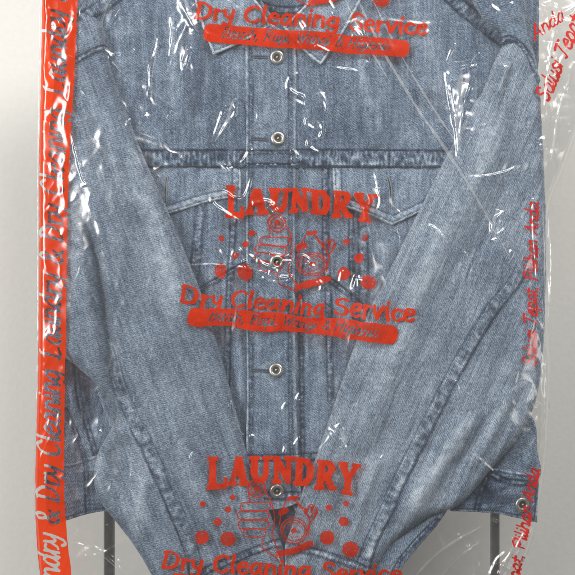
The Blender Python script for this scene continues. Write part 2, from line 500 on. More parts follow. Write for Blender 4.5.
# front panels
vs = dict(w=4.0, h=1.1, pucker=0.4, pull=0.5)
panel('front_panel', [(66,150),(296,152),(297,300),(298,480),(297,503),(240,505),(180,470),(110,400),(74,260)], bh(0), jacket, th=1.5, smooth=3,
      seams=[dict(p=[(205,160),(199,220),(190,300),(182,360)], ridge=.25, rside=-1, **vs), dict(p=[(234,160),(233,220),(229,300),(226,390)], w=2.2, h=-.6, st=(0,), ridge=.22, rside=1),
             dict(p=[(180,300),(200,290),(230,272),(248,262)], w=1.6, h=-.8, pucker=.3, st=(0,)),
             dict(p=[(238,459),(300,459)], w=3, h=.8), dict(p=[(238,497),(300,497)], w=2.5, h=.8)],
      folds=[([(215,215),(212,270),(206,330)], 7, 1.6), ([(240,280),(238,340),(242,420)], 5, 1.4), ([(245,400),(240,440)], 4, -1.5)],
      noise=[(7, 60, 1.0, 4)], wear=-0.02)
panel('front_panel', [(291,152),(500,152),(505,260),(470,400),(400,470),(330,503),(291,505),(291,300)], bh(-1), jacket, th=1.5, smooth=3,
      seams=[dict(p=[(301,160),(301,300),(303,503)], w=1.6, h=-.5, st=(0,)),
             dict(p=[(326,160),(326,240),(329,310),(331,400)], w=2.2, h=-.7, st=(0,), ridge=.3, rside=1),
             dict(p=[(352,200),(352,260),(356,320)], w=1.8, h=-.5, st=(0,)),
             dict(p=[(363,205),(364,270),(365,330),(366,380)], ridge=0.25, rside=-1, **vs),
             dict(p=[(328,278),(348,294),(366,308),(380,312)], w=1.6, h=-.9, st=(0,)),
             dict(p=[(288,459),(340,457)], w=3, h=.8)],
      folds=[([(340,215),(341,270),(344,330)], 6, 1.5), ([(316,220),(317,300),(318,400)], 5, 1.6), ([(310,320),(313,380),(309,440)], 4, -1.5), ([(385,240),(383,290)], 7, 2)],
      noise=[(7, 60, 1.0, -3)], wear=0.0)

# chest pocket flaps tucked under the yoke
fl = dict(hfn=lambda X, Y, d: -4.6*np.clip((182-Y)/16, 0, 1), th=4.6, edge=2.4, edge_stitch=[2.6, 8.6], margin=(8.6, .17), edge_wear=0.45, raw_outline=True, noise=[(6, 14, 0.9, 10), (10, 10, 0.8, 0)])
LF = np.vstack([catmull([(240,156),(241,180),(240,197)], 6), catmull([(240,197),(222,199),(200,204),(178,211),(163,215)], 6), catmull([(163,215),(150,208),(120,196),(96,188)], 6), [(96,156)]])
panel('pocket_flap', LF, bh(2.2), jacket, wear=0.03, folds=[([(205,170),(200,192)], 5, 1.3), ([(185,172),(190,196)], 4, -1.2), ([(148,170),(150,200)], 5, -1)], **fl)
RF = np.vstack([catmull([(333,156),(333,180),(335,204)], 6), catmull([(335,204),(352,209),(375,217),(393,225)], 6), catmull([(393,225),(408,218),(430,208),(462,196)], 6), [(462,156)]])
panel('pocket_flap', RF, bh(2.2), jacket, wear=0.05, folds=[([(355,172),(358,200)], 5, 1.5), ([(372,170),(374,205)], 4, -1.4), ([(408,170),(404,205)], 4, 1.4)], **fl)

# yoke pieces above the chest seam
yb = dict(w=8.0, h=0.9, pucker=0.95, pull=1.1, period=2.9, st=(-6.6, 6.6), wear=1.25)
panel('yoke', [(60,-50),(240,-50),(262,0),(282,30),(297,36),(297,167),(240,167.5),(190,167),(130,166),(66,164)], bh(4.0), jacket, th=1.6, smooth=1, raw_outline=True,
      seams=[dict(p=[(60,158),(190,158.5),(300,158.5)], **yb), dict(p=[(60,33),(82,19),(108,-1),(150,-38)], w=6, h=1.2, st=(-4,0.5,4.8), pucker=.5)],
      folds=[([(176,-10),(172,40),(176,90),(182,140)], 13, 3.5), ([(215,30),(208,80),(200,130)], 10, -2.5), ([(240,60),(232,110),(236,150)], 8, 2.0),
             ([(130,30),(136,80),(150,140)], 14, -3), ([(196,100),(196,148)], 5, -1.4), ([(157,110),(160,150)], 6, 1.6), ([(222,120),(223,150)], 4, 1.3)],
      noise=[(9, 50, 1.0, 0)], wear=-0.05, wear_spots=[(215,120,40,45,-.08),(285,110,16,50,.03)])
panel('yoke', [(318,-50),(306,0),(291,34),(291,167),(360,167.5),(440,167),(520,165),(540,90),(528,30),(505,-50)], bh(3.4), jacket, th=1.6, smooth=1, raw_outline=True,
      seams=[dict(p=[(285,158),(380,158.5),(520,158)], **yb), dict(p=[(432,-26),(458,0),(484,20),(510,40)], w=6.5, h=1.4, st=(-4.5,0,5), pucker=.5)],
      folds=[([(352,50),(370,100),(386,150)], 12, 3.2), ([(415,-10),(428,50),(432,110)], 15, 3.5), ([(395,30),(405,80),(412,140)], 10, -2.6),
             ([(455,60),(458,110),(452,150)], 11, 2.2), ([(330,80),(338,120),(344,150)], 7, -1.6), ([(372,120),(374,150)], 5, 1.4), ([(400,125),(398,150)], 4, -1.4)],
      noise=[(9, 50, 1.0, -14)], wear=-0.02, wear_spots=[(330,120,30,45,-.06)])

# button placket
plk, plk_h, plk_k = panel('button_placket', [(247,22),(266,21),(281,29),(295,38),(296,120),(295,250),(296,380),(299,478),(300,503),(249,503),(247,400),(246,250),(246,120)], bh(6.4), jacket,
      th=2.6, edge=2.2, smooth=3, edge_wear=0.34, wear=0.02,
      seams=[dict(p=[(290,36),(290.5,160),(290,300),(291,430),(294,500)], w=1.0, h=-.5, st=(0,), wear=.6), dict(p=[(251,28),(251,160),(250.5,300),(251.5,430),(252.5,500)], w=1.2, h=-.4, st=(0,), wear=.6),
             dict(p=[(246,459),(300,458)], w=2.6, h=.7, wear=.8), dict(p=[(246,496),(300,496)], w=3, h=.8), dict(p=[(247,152),(296,152)], w=1, h=-.6, st=(0,)), dict(p=[(247,165.5),(296,165.5)], w=1, h=-.6, st=(0,))],
      folds=[([(256,80),(268,110),(262,130)], 5, 1.0), ([(258,180),(262,230),(258,250)], 6, 1.2), ([(258,300),(262,340)], 6, 1.2), ([(256,400),(264,440)], 6, -1.2)],
      noise=[(8, 14, .6, 20)], wear_spots=[(262,160,14,7,-.12),(285,160,14,7,-.1),(270,450,22,8,-.1),(265,370,14,9,.05)])

# collar
cl = dict(th=2.4, edge=2.4, raw_outline=True, edge_stitch=[3.0], margin=(3.2, .22), wear=.08, edge_wear=0.45)
LC = np.vstack([[(188,-50)], catmull([(188,-50),(193,-8),(201,22),(213,55)], 6), catmull([(213,55),(228,49),(247,40),(270,26)], 6), catmull([(270,26),(262,8),(250,-10),(238,-50)], 6)])
panel('collar_leaf', LC, bh(10.5), jacket, folds=[([(215,0),(225,30)], 8, 1.5)], noise=[(8, 12, .6, 30)], **cl)
RC = np.vstack([[(338,-50)], catmull([(338,-50),(318,-10),(300,10),(283,27)], 6), catmull([(283,27),(296,42),(308,55),(321,65)], 6), catmull([(321,65),(334,47),(346,28),(362,-2),(385,-50)], 6)])
panel('collar_leaf', RC, bh(10.0), jacket, folds=[([(320,10),(325,45)], 8, 1.6)], noise=[(8, 12, .6, -30)], **cl)

# forearms and cuffs behind the folded sleeves
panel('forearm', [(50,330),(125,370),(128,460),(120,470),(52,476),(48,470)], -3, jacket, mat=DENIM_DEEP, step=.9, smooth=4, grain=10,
      seams=[dict(p=[(76,362),(80,400),(92,440),(98,462)], w=1.5, h=-.8, st=(0,)), dict(p=[(66,410),(80,440),(86,465)], w=1.2, h=-.8, st=(0,))],
      folds=[([(70,380),(76,420),(88,460)], 5, 3), ([(86,380),(96,430)], 4, -3)], noise=[(8, 30, 1.5, 15)])
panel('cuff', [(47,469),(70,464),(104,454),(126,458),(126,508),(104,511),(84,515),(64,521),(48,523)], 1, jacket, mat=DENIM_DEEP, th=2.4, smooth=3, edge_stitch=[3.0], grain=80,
      seams=[dict(p=[(86,460),(88,514)], w=1.2, h=-.8, st=(0,))], folds=[([(72,475),(78,505)], 5, 1.8), ([(95,470),(97,500)], 4, -1.6)])
panel('forearm', [(470,430),(512,405),(534,420),(537,450),(539,478),(500,486),(452,482)], 4, jacket, step=.75, smooth=4, grain=-8, wear=.02,
      folds=[([(520,420),(500,450),(480,480)], 8, -3), ([(530,430),(527,470)], 6, 1.6)])
cuff_r, cuff_rh, cuff_rk = panel('cuff', [(448,492),(478,477),(492,468),(515,472),(537,474),(538.5,480),(538,500),(537,522.5),(518,518),(500,514),(478,512),(450,511)], 7, jacket, th=2.6, smooth=3, raw_outline=True,
      edge_stitch=[2.6], grain=84, wear=-0.05, edge_wear=.3,
      seams=[dict(p=[(488,472),(505,481),(522,483),(540,484)], w=2.0, h=.8, wear=1.1, ridge=.2), dict(p=[(486,478),(480,496),(476,513)], w=1.6, h=-.8, st=(0,))],
      folds=[([(492,484),(495,510)], 4, 1.8), ([(502,486),(508,512)], 4, -2.2), ([(484,484),(486,508)], 3, -1.8)],
      noise=[(6, 9, 1.3, 25)], wear_spots=[(490,494,7,11,-.40),(505,502,9,7,-.30),(476,497,5,9,-.25),(513,490,7,5,.08),(528,516,10,3,.16)])
panel('sleeve_hem', [(360,600),(378,556),(405,530),(446,508),(440,521),(432,531),(413,553),(398,577),(385,640),(340,640)], 16, jacket, th=4, edge=4, smooth=4, grain=40, edge_wear=.12,
      seams=[dict(p=[(437,520),(412,545),(391,578),(378,635)], w=1.2, h=-1.0, st=(0,), ridge=.3)])

# the big sleeves folded across the front
def sl_base(add, cx, slope):
    return lambda X, Y: 19+add-7*((X-287)/230)**2+3*np.sin(np.clip((Y-60)/480, 0, 1)*math.pi)
SL = [(60,30),(88,14),(102,26),(106,50),(114,80),(140,148),(175,228),(205,305),(230,390),(247,455),(258,482),(272,520),(280,541),(284,560),(285,640),(176,640),(151,577),(127,538),(106,512),(97,497),(93,482),(94,466),(99,449),(110,430),(116,415),(112,400),(96,384),(66,359),(45,346),(43,240),(46,150),(52,90)]
ff = dict(w=6.0, h=1.3, pucker=.35, pull=1.0, period=5, st=(-4.2, 4.2), wear=.85, fade=30)
def flw(a0, a1):
    return lambda X, Y: (X*math.cos(a0)+Y*math.sin(a0)+0.0004*(Y-300)**2*a1, -X*math.sin(a0)+Y*math.cos(a0))
panel('sleeve', SL, sl_base(0, 0, 0), jacket, mat=DENIM_SLEEVE, th=15, edge=12, smooth=4, back=-6, grain_fn=flw(math.radians(-20), -.1), edge_wear=.13, wear=-.03,
      seams=[dict(p=[(110,350),(119,385),(132,415),(152,455),(172,500),(190,545),(202,600)], ridge=.28, rside=-1, **ff),
             dict(p=[(108,402),(103,418),(97,432)], w=1.0, h=-.8, st=(0,)), dict(p=[(186,584),(205,571),(235,558),(268,545),(284,542)], w=3.0, h=1.4, ridge=.3, wear=1.0),
             dict(p=[(72,64),(90,54),(104,48)], w=2.2, h=1.4, ridge=.15)],
      folds=[([(74,185),(92,243),(104,310),(112,370),(124,400),(130,430)], 6.5, -9.0), ([(84,190),(100,240),(112,310),(122,370)], 6, 2.5),
             ([(120,110),(140,180),(165,260),(190,350)], 22, 4), ([(128,200),(140,270),(152,340)], 11, -2.5), ([(100,90),(112,150),(124,210)], 9, 2.2),
             ([(150,470),(140,500),(150,540)], 10, 3.0), ([(122,430),(118,470),(128,510)], 9, -4.0), ([(165,400),(190,470),(215,530)], 14, 3),
             ([(215,480),(225,520),(232,552)], 8, -2.2), ([(238,470),(248,515),(255,540)], 7, 2.4), ([(176,330),(200,400),(214,450)], 12, -2.2), ([(82,250),(90,320)], 6, 2.0)],
      noise=[(16, 80, 2.0, -22), (6, 40, .7, -20)], wear_spots=[(140,480,12,40,.16),(100,460,6,30,.06),(150,300,25,90,.03),(180,555,18,20,.08)])
SR = [(484,90),(492,69),(502,47),(516,28),(533,44),(541,85),(547,200),(547,300),(541,385),(528,424),(512,448),(494,468),(472,495),(455,508),(431,517),(408,532),(392,545),(380,561),(371,580),(362,640),(286,640),(284,556),(291,530),(303,490),(317,455),(340,388),(365,320),(400,250),(445,160),(472,108)]
panel('sleeve', SR, sl_base(0, 0, 0), jacket, mat=DENIM_SLEEVE, th=15, edge=12, smooth=4, back=-6, grain_fn=flw(math.radians(24), .1), edge_wear=.2, wear=.05,
      seams=[dict(p=[(530,255),(512,285),(490,312),(462,358),(432,415),(408,462),(388,505),(366,555),(350,610)], ridge=.16, **ff),
             dict(p=[(284,546),(310,550),(340,559),(364,568),(384,580)], w=3.0, h=1.4, ridge=.3, wear=1.0)],
      folds=[([(500,100),(480,160),(440,240),(410,310)], 20, 4), ([(520,150),(500,210),(470,270)], 13, -2.5), ([(440,240),(405,330),(375,400),(350,470)], 14, 3),
             ([(480,400),(455,440),(420,490),(398,530)], 13, 5), ([(515,380),(490,430),(455,470)], 9, 3.5), ([(500,400),(478,440),(448,476)], 7, -4.0), ([(455,400),(430,450),(408,495)], 6, -2.5),
             ([(540,300),(520,350),(500,390)], 10, 2.5), ([(415,255),(400,300),(372,360)], 9, -2), ([(498,66),(486,95),(474,130)], 5, -2), ([(508,60),(497,100)], 5, 2.4),
             ([(362,440),(345,490),(335,545)], 10, -2.5), ([(378,450),(362,500),(350,545)], 7, 2.2), ([(312,500),(304,530),(300,546)], 6, 2.2)],
      noise=[(16, 80, 1.8, 26), (6, 40, .7, 24)], wear_spots=[(430,470,14,40,.10),(355,460,30,60,.05),(305,540,14,25,.06),(500,300,20,60,-.04)])
# shoulder pieces lapping over the sleeve heads
panel('shoulder_panel', [(452,-50),(505,-50),(521,-5),(529,40),(541,80),(533,75),(523,58),(512,45),(501,45),(497,52),(503,34),(482,17)], lambda X, Y: sl_base(0,0,0)(X, Y)+9, jacket, th=7, edge=6, smooth=3,
      grain=-25, edge_wear=.22, wear=-.04, seams=[dict(p=[(497,47),(504,40),(514,41),(527,55),(537,74)], w=2.2, h=.8, st=(1.2,))], folds=[([(505,-10),(514,25)], 7, 2)])
def left_shoulder(X, Y):
    t = np.clip((X-76)/30, 0, 1); t = t*t*(3-2*t)
    return (sl_base(0, 0, 0)(X, Y)+9)*(1-t)+(body_h(X, Y)+5.5)*t+9*t*np.clip((Y-25)/20, 0, 1)
panel('shoulder_panel', [(50,-50),(150,-50),(122,-14),(108,2),(101,24),(105,42),(93,51),(76,64),(62,76),(50,62)], left_shoulder, jacket, th=4.5, edge=4, smooth=3, grain=25, edge_wear=.25,
      seams=[dict(p=[(60,35),(80,20.5),(106,1),(130,-24)], w=5.5, h=1.2, st=(-4,0,4)), dict(p=[(62,73),(77,61),(93,48.5),(102,42)], w=2.2, h=.8, st=(1.2,))], folds=[([(70,40),(85,46)], 6, 1.5)])

# buttons and buttonholes
def lathe(name, prof, mat, parent, loc, seg=40):
    V = []; Q = []
    for r, h in prof:
        for i in range(seg):
            a = 2*math.pi*i/seg
            V.append((r*math.cos(a), -h, r*math.sin(a)))
    for j in range(len(prof)-1):
        for i in range(seg):
            Q.append((j*seg+i, j*seg+(i+1) % seg, (j+1)*seg+(i+1) % seg, (j+1)*seg+i))
    o = make_mesh(name, np.array(V)*.001, np.array(Q), np.zeros((0, 3)), mat, parent)
    o.location = loc
    return o
def button(px, py, h, k, parent, r=1.0, tilt=(0, 0)):
    loc = ((px-CX)*S*k, -h*.001, (CY-py)*S*k)
    b = lathe('button', [(9.0*r,-2),(9.0*r,.6),(8.6*r,1.3),(7.6*r,2.0),(6.2*r,2.3),(5.2*r,2.1),(4.6*r,1.5),(4.0*r,.4),(3.6*r,.1)], METAL, parent, loc)
    b.rotation_euler = (math.radians(tilt[0]), 0, math.radians(tilt[1]))
    lathe('button_recess', [(3.9*r,.45),(3.4*r,.2),(2.0*r,.15),(0.01,.1)], METAL_DARK, b, (0, 0, 0))
    lathe('button_stud', [(1.4*r,-.2),(1.4*r,1.3),(1.1*r,1.7),(.6*r,1.9),(.01,1.9)], METAL, b, (0, 0, 0), 20)
for (bx, by, tl) in ((277,57.5,(6,-5)), (278,138.5,(-5,7)), (277,262,(8,9)), (276,370,(-7,-5)), (277,491,(10,8))):
    hh = float(plk_h(np.array([bx]), np.array([by]))[0])
    button(bx, by, hh+2.2, plk_k, jacket, tilt=tl)
hh = float(cuff_rh(np.array([522]), np.array([504]))[0])
button(522, 504, hh+2.2, cuff_rk, cuff_r, 1.05, (3, 8))
def buttonhole(P, hfun, k, parent, mat=None):
    P = catmull(P, 6); n = len(P)
    V = []; Q = []
    ph = np.linspace(0, math.pi, 7)
    off = offset_line(P, 1.0)-P
    for side in (-1, 1):
        b0 = len(V)
        for i in range(n):
            h = float(hfun(P[i:i+1, 0], P[i:i+1, 1])[0])
            if h < -50: h = float(V[-1][2]) if V else 10.0
            for a in ph:
                rr = 0.85*(1+.18*math.sin(i*2.1)); c0 = side*1.0
                x, y = P[i]+off[i]*(c0+rr*math.cos(a))
                V.append((x, y, h+0.1+1.0*math.sin(a)))
        m = len(ph)
        for i in range(n-1):
            for j in range(m-1):
                Q.append((b0+i*m+j, b0+(i+1)*m+j, b0+(i+1)*m+j+1, b0+i*m+j+1))
    A = np.array(V)
    return make_mesh('buttonhole', to_world(A[:, 0], A[:, 1], A[:, 2], k), np.array(Q), np.zeros((0, 3)), mat or THREAD, parent)
def slit(P, hfun, k, parent):
    P = catmull(P, 6); off = offset_line(P, 1.0)-P; V = []; Q = []
    for i in range(len(P)):
        h = float(hfun(P[i:i+1, 0], P[i:i+1, 1])[0]); t = .55*math.sin(math.pi*(i+.6)/(len(P)+.2))+.25
        for a in (-1, 0, 1): V.append((*(P[i]+off[i]*a*t), h+.75-.3*abs(a)))
    for i in range(len(P)-1):
        for j in range(2): Q.append((i*3+j, i*3+3+j, i*3+4+j, i*3+1+j))
    A = np.array(V)
    make_mesh('buttonhole_slit', to_world(A[:, 0], A[:, 1], A[:, 2], k), np.array(Q), np.zeros((0, 3)), METAL_DARK, parent)
for by in (57.5, 139.5, 262, 371):
    buttonhole([(251,by-1),(258,by-.5),(268,by)], plk_h, plk_k, jacket)
buttonhole([(253,490),(268,491)], plk_h, plk_k, jacket)
gl_ = lambda f: (lambda x, y: np.where(True, body_h(np.asarray(x, float), np.asarray(y, float))+f, 0))
slit([(166,177),(165,187),(164.5,200)], gl_(6.9), 1-25/1000/DIST, buttonhole([(166,176),(165,187),(164.5,201)], gl_(6.4), 1-25/1000/DIST, jacket, THREAD_PALE))
slit([(388,177),(391,190),(391,207)], gl_(6.9), 1-25/1000/DIST, buttonhole([(388,176),(391,190),(391,208)], gl_(6.4), 1-25/1000/DIST, jacket, THREAD_PALE))

# ---------------------------------------------------------------- clear garment bag
bag = thing('plastic_garment_bag', 'clear crinkled polythene laundry bag printed in red and pulled over the jacket', 'garment bag')
def maxfilt(A, r):
    B = A.copy()
    for ax in (0, 1):
        C = B.copy()
        for i in range(1, r+1):
            C = np.maximum(C, np.roll(B, i, ax)); C = np.maximum(C, np.roll(B, -i, ax))
        B = C
    return B
DM = maxfilt(HMAP, 3)
HF = np.maximum(HMAP, 12.0+14.0/(1+np.exp((GXX-100)/14.0))/(1+np.exp((GYY-480)/25.0))+8*np.exp(-((GXX-290)/70.0)**2))
FB = blur(maxfilt(HF, 12), 16)+2.0
for _i in range(3):
    FB = blur(np.maximum(FB, maxfilt(HMAP, 2)+1.5), 4.0)
FB = blur(np.maximum(FB, blur(maxfilt(HMAP, 2), 1.5)+0.8), 2.5)
KB = 1-35/1000/DIST

def samp(A, x, y):
    fx = np.clip((x-GX0)/GST, 0, GN-1.001); fy = np.clip((y-GY0)/GST, 0, GN-1.001)
    i = fx.astype(int); j = fy.astype(int); u = fx-i; v = fy-j
    return (A[j, i]*(1-u)+A[j, i+1]*u)*(1-v)+(A[j+1, i]*(1-u)+A[j+1, i+1]*u)*v

CREASES = [  # sharp folds of the film: points, width, height
 ([(160,33),(155,52),(150,68),(150,85),(148,95),(153,106)],1.0,1.3), ([(171,15),(172,35),(169,57)],.9,1.1), ([(108,57),(122,54),(134,48)],1.,1.2),
 ([(117,8),(112,20),(107,32)],.9,.9), ([(187,48),(182,60),(184,68),(190,50),(188,46)],1.0,1.1), ([(143,114),(147,119)],1.5,1.3), ([(165,124),(171,110)],.8,.8),
 ([(71,132),(77,156),(83,178),(87,184),(81,186)],.8,1.2), ([(129,118),(127,127)],.9,1.0), ([(180,2),(188,16),(196,30)],1.6,1.6),
 ([(234,97),(235,112),(227,124),(217,138),(211,144)],1.0,1.3), ([(226,105),(219,122),(212,142)],.8,.9), ([(227,112),(234,108)],1.,1.),
 ([(299,73),(290,78),(288,87),(296,94),(303,97),(305,105),(295,101),(291,106)],1.0,1.4), ([(318,89),(325,100),(327,110),(320,116),(308,117),(307,124),(314,129),(323,127)],1.0,1.4),
 ([(318,118),(323,126),(320,137),(310,139),(309,146),(316,151),(323,152)],1.0,1.4), ([(333,68),(346,69),(359,71)],.9,1.2), ([(291,149),(298,157),(291,159)],1.2,1.3),
 ([(252,148),(246,157),(240,163)],1.0,1.2), ([(222,163),(230,172),(228,166)],1.2,1.1), ([(357,-20),(366,15),(380,48),(402,88),(430,130),(452,160)],1.2,.3), ([(372,-20),(381,20),(398,58),(420,95),(445,130)],1.,.25),
 ([(353,28),(360,36),(352,34)],1.6,1.5), ([(362,20),(370,55),(376,74)],.9,1.0), ([(375,168),(378,182),(381,196)],1.0,1.2),
 ([(252,168),(250,182),(244,197),(234,198),(224,192),(213,194),(212,202),(224,212),(243,224)],.9,1.4), ([(262,204),(272,206),(280,218),(287,232)],1.1,1.3), ([(252,203),(266,201),(276,206)],1.2,1.1),
 ([(218,250),(223,258),(228,265)],1.0,1.2), ([(232,262),(234,251),(239,250),(244,260),(248,271)],.9,1.3), ([(246,255),(252,258),(244,262),(252,263)],.9,1.2),
 ([(257,258),(262,264),(272,268),(280,275)],1.0,1.4), ([(269,254),(280,256),(292,256)],.8,1.2), ([(260,270),(267,280),(278,283),(288,281),(291,277),(284,278),(270,275)],1.1,1.5), ([(276,262),(290,261),(288,267)],.8,1.0),
 ([(359,287),(357,277),(353,290)],1.3,1.4), ([(318,280),(322,286),(320,292)],1.0,1.1), ([(294,257),(304,256),(310,262),(302,266)],.8,1.1),
 ([(375,183),(381,198),(379,208),(371,209),(362,206)],1.1,1.3), ([(306,262),(316,268)],.8,.9), ([(343,270),(340,282)],.9,.9),
 ([(421,225),(433,228),(441,236),(447,244)],.9,1.2), ([(459,248),(466,256)],.9,1.), ([(507,203),(503,212),(491,223),(496,234),(505,227),(508,206)],1.0,1.4), ([(492,225),(490,240),(500,238)],1.,1.2), ([(511,250),(506,262)],1.,1.2),
 ([(535,190),(534,230),(537,270),(536,305)],.9,1.5), ([(541,180),(545,230),(543,300),(549,360)],1.4,1.8), ([(533,198),(534,212)],1.,1.2),
 ([(446,70),(451,74),(464,68),(478,65)],1.1,1.7), ([(446,70),(450,95),(456,130),(457,158)],.9,1.6), ([(478,66),(466,100),(460,130),(457,158)],.8,1.4), ([(456,42),(450,55),(447,66)],.9,1.0), ([(462,82),(458,110),(456,128)],3.0,2.6),
 ([(466,178),(490,176),(508,171),(520,164)],.8,1.2), ([(540,138),(546,143),(539,147)],1.6,1.6), ([(480,52),(470,66)],.8,.8),
 ([(229,397),(231,410),(236,423),(243,436)],.9,1.4), ([(289,401),(284,407),(283,413)],.9,1.2), ([(301,392),(297,400),(303,401)],.9,1.1), ([(329,426),(338,436),(345,448),(348,440),(345,430),(342,422)],1.,1.4),
 ([(249,436),(256,437)],1.0,1.1), ([(281,434),(285,446),(283,456)],1.0,1.2), ([(300,437),(294,446)],.9,1.1), ([(381,455),(384,457)],1.4,1.2), ([(191,454),(195,456)],1.8,1.5),
 ([(267,539),(274,552),(281,565)],1.0,1.4), ([(470,383),(482,398),(484,414),(480,420)],1.0,1.2), ([(502,398),(504,412)],.9,1.), ([(506,424),(502,435)],1.,1.1), ([(531,401),(536,408),(541,404)],1.4,1.5),
 ([(493,521),(497,526),(499,522)],1.3,1.6), ([(532,528),(520,548),(506,566),(496,600)],1.1,1.6), ([(536,530),(528,552),(516,580)],1.0,1.5), ([(512,540),(514,552),(505,570)],1.,1.5), ([(515,552),(500,562),(488,590)],1.3,1.6), ([(522,548),(518,570)],1.4,1.5),
 ([(440,560),(462,540),(490,528)],1.5,1.0), ([(450,585),(470,555),(490,540)],1.3,.9), ([(430,548),(460,528)],1.4,.8),
 ([(64,522),(84,540),(110,562),(132,582)],.8,1.0), ([(60,535),(80,560),(92,590)],.9,.9), ([(106,525),(110,532),(108,540)],.8,.9), ([(70,545),(100,552),(128,570)],.7,.7),
 ([(560,20),(552,50),(548,90),(545,120)],1.2,1.5), ([(548,-5),(556,12),(572,8)],1.4,1.6), ([(575,70),(562,105),(556,140),(550,180)],1.1,1.4), ([(535,-10),(545,4),(558,2)],1.4,1.5), ([(566,85),(552,112),(548,135)],1.,1.2),
 ([(490,5),(498,12),(488,16)],1.,1.1), ([(511,2),(516,10)],.9,1.0), ([(455,380),(458,392)],.9,.9), ([(482,372),(486,380)],.9,.9), ([(100,430),(108,438)],.8,.8), ([(315,45),(330,52)],.9,.8), ([(328,0),(334,12),(330,18)],1.2,1.3), ([(300,20),(306,30)],1.,1.)]
STRIP_CREASES = [([(42,-20),(46,20),(43,60),(45,110)],1.6,2.4), ([(52,8),(50,18),(58,24),(64,20)],1.4,1.8), ([(60,0),(56,30),(50,52),(54,70)],1.6,2.0), ([(72,-10),(74,20),(66,48),(70,60)],1.4,1.6), ([(48,62),(56,68),(62,58)],1.4,1.6),
 ([(70,55),(60,72),(50,85),(44,110)],1.8,2.2), ([(66,60),(70,90),(64,120),(70,150)],1.3,1.5), ([(44,120),(56,108),(66,100)],1.5,1.4), ([(40,150),(52,165),(68,175)],1.2,1.0), ([(66,150),(62,180),(66,210)],1.2,1.4),
 ([(48,206),(56,214),(66,211)],1.2,1.3), ([(50,230),(60,236),(66,228)],1.2,1.3), ([(42,250),(48,272),(60,280)],1.2,1.2), ([(46,330),(54,334),(58,326)],1.4,1.6), ([(40,352),(46,360),(42,370)],1.4,1.4), ([(52,345),(62,362),(64,385)],1.3,1.4),
 ([(45,395),(50,420),(48,445)],1.2,1.1), ([(60,400),(58,430),(62,455)],1.2,1.1), ([(36,470),(50,480),(62,478)],1.2,1.1), ([(40,300),(52,306),(64,296)],1.2,1.1)]

SHEENS = [([(460,60),(462,95),(457,150)],5,1.7), ([(183,-10),(189,12),(198,34)],4,2.0), ([(186,44),(184,62)],3,1.5), ([(222,102),(215,138)],3.5,1.3),
 ([(500,210),(492,236)],4,1.6), ([(268,276),(288,278)],4,1.8), ([(268,206),(284,226)],4,1.5), ([(318,92),(322,136)],6,1.5), ([(360,278),(357,296)],3.5,1.7), ([(375,188),(380,206)],3.5,1.6), ([(515,535),(498,580)],6,2.2), ([(470,545),(440,575)],7,1.6),
 ([(556,40),(550,110)],5,1.8), ([(190,110),(186,140)],4,1.0), ([(335,425),(344,444)],3.5,1.4), ([(228,165),(226,172)],3,1.2), ([(350,20),(372,70)],4,1.2)]
for P_, w_, a_ in [([(66,530),(90,548),(118,572),(140,600)],1.2,1.0), ([(70,560),(100,556),(126,540)],1.4,.9), ([(75,525),(86,560),(92,600)],1.6,.9), ([(118,560),(126,585)],1.2,1.0),
  ([(405,585),(440,552),(484,526)],2.2,1.2), ([(430,590),(458,560),(480,545)],1.6,1.1), ([(415,560),(450,540)],1.4,.9), ([(470,590),(478,560),(476,540)],1.4,1.0), ([(452,530),(470,552),(486,580)],1.3,.9),
  ([(505,590),(518,556),(536,530)],2.4,1.8), ([(490,600),(504,570),(512,548)],2.0,1.6), ([(524,590),(530,560),(540,535)],1.6,1.3), ([(498,566),(512,572),(520,584)],1.4,1.4),
  ([(542,12),(552,4),(566,10),(580,2)],1.8,1.9), ([(548,24),(556,16),(574,20)],1.4,1.5), ([(556,-12),(552,10),(560,30)],1.5,1.4), ([(566,100),(560,70),(574,40)],1.6,1.3), ([(546,60),(556,78),(552,104)],1.4,1.4),
  ([(572,130),(562,112),(566,92)],1.3,1.3), ([(548,150),(556,165),(552,190)],1.3,1.2), ([(578,60),(570,80),(580,100)],1.5,1.3), ([(547,210),(551,260),(547,320)],1.6,1.6), ([(543,330),(549,370),(546,420)],1.3,1.3), ([(548,430),(544,470),(540,505)],1.3,1.3)]:
    SHEENS.append((P_, w_, a_))
_rs = np.random.RandomState(5)
for _i in range(170):
    right = _i % 5 == 0
    cx_, cy_ = (_rs.uniform(536, 580), _rs.uniform(-10, 560)) if right else (_rs.uniform(45, 545), _rs.uniform(-10, 580))
    a_ = math.radians(90+_rs.normal(0, 14)) if right else math.radians(_rs.choice([60, 78, 90, 105, 125, 20])+_rs.normal(0, 12))
    l_ = _rs.uniform(30, 130); b_ = _rs.normal(0, .18)
    P_ = [(cx_+math.cos(a_+b_*t_)*l_*t_+_rs.normal(0, 1.2), cy_+math.sin(a_+b_*t_)*l_*t_+_rs.normal(0, 1.2)) for t_ in (-.5, -.17, .17, .5)]
    if 415 < cx_ < 492 and 40 < cy_ < 180: continue
    SHEENS.append((P_, _rs.uniform(1.0, 2.6), _rs.uniform(.15, .55)*(1.8 if right else 1)))
FST = 0.55
FX, FY = mkgrid(20, 606, -24, 606, FST)
FH = samp(FB, FX, FY)
w1 = gnoise(FX, FY, 30, 901); w2 = gnoise(FX, FY, 13, 902)
FH += 1.1*gnoise(FX+8*w1, FY+8*w2, 42, 903)+0.5*gnoise(FX+4*w2, FY+4*w1, 17, 904)
rd = 1-np.abs(gnoise(FX*1.6+10*w2, FY*.6+9*w1, 48, 905)); FH += 1.3*np.clip(rd-.72, 0, 1)**1.5/0.28**.5*1.0
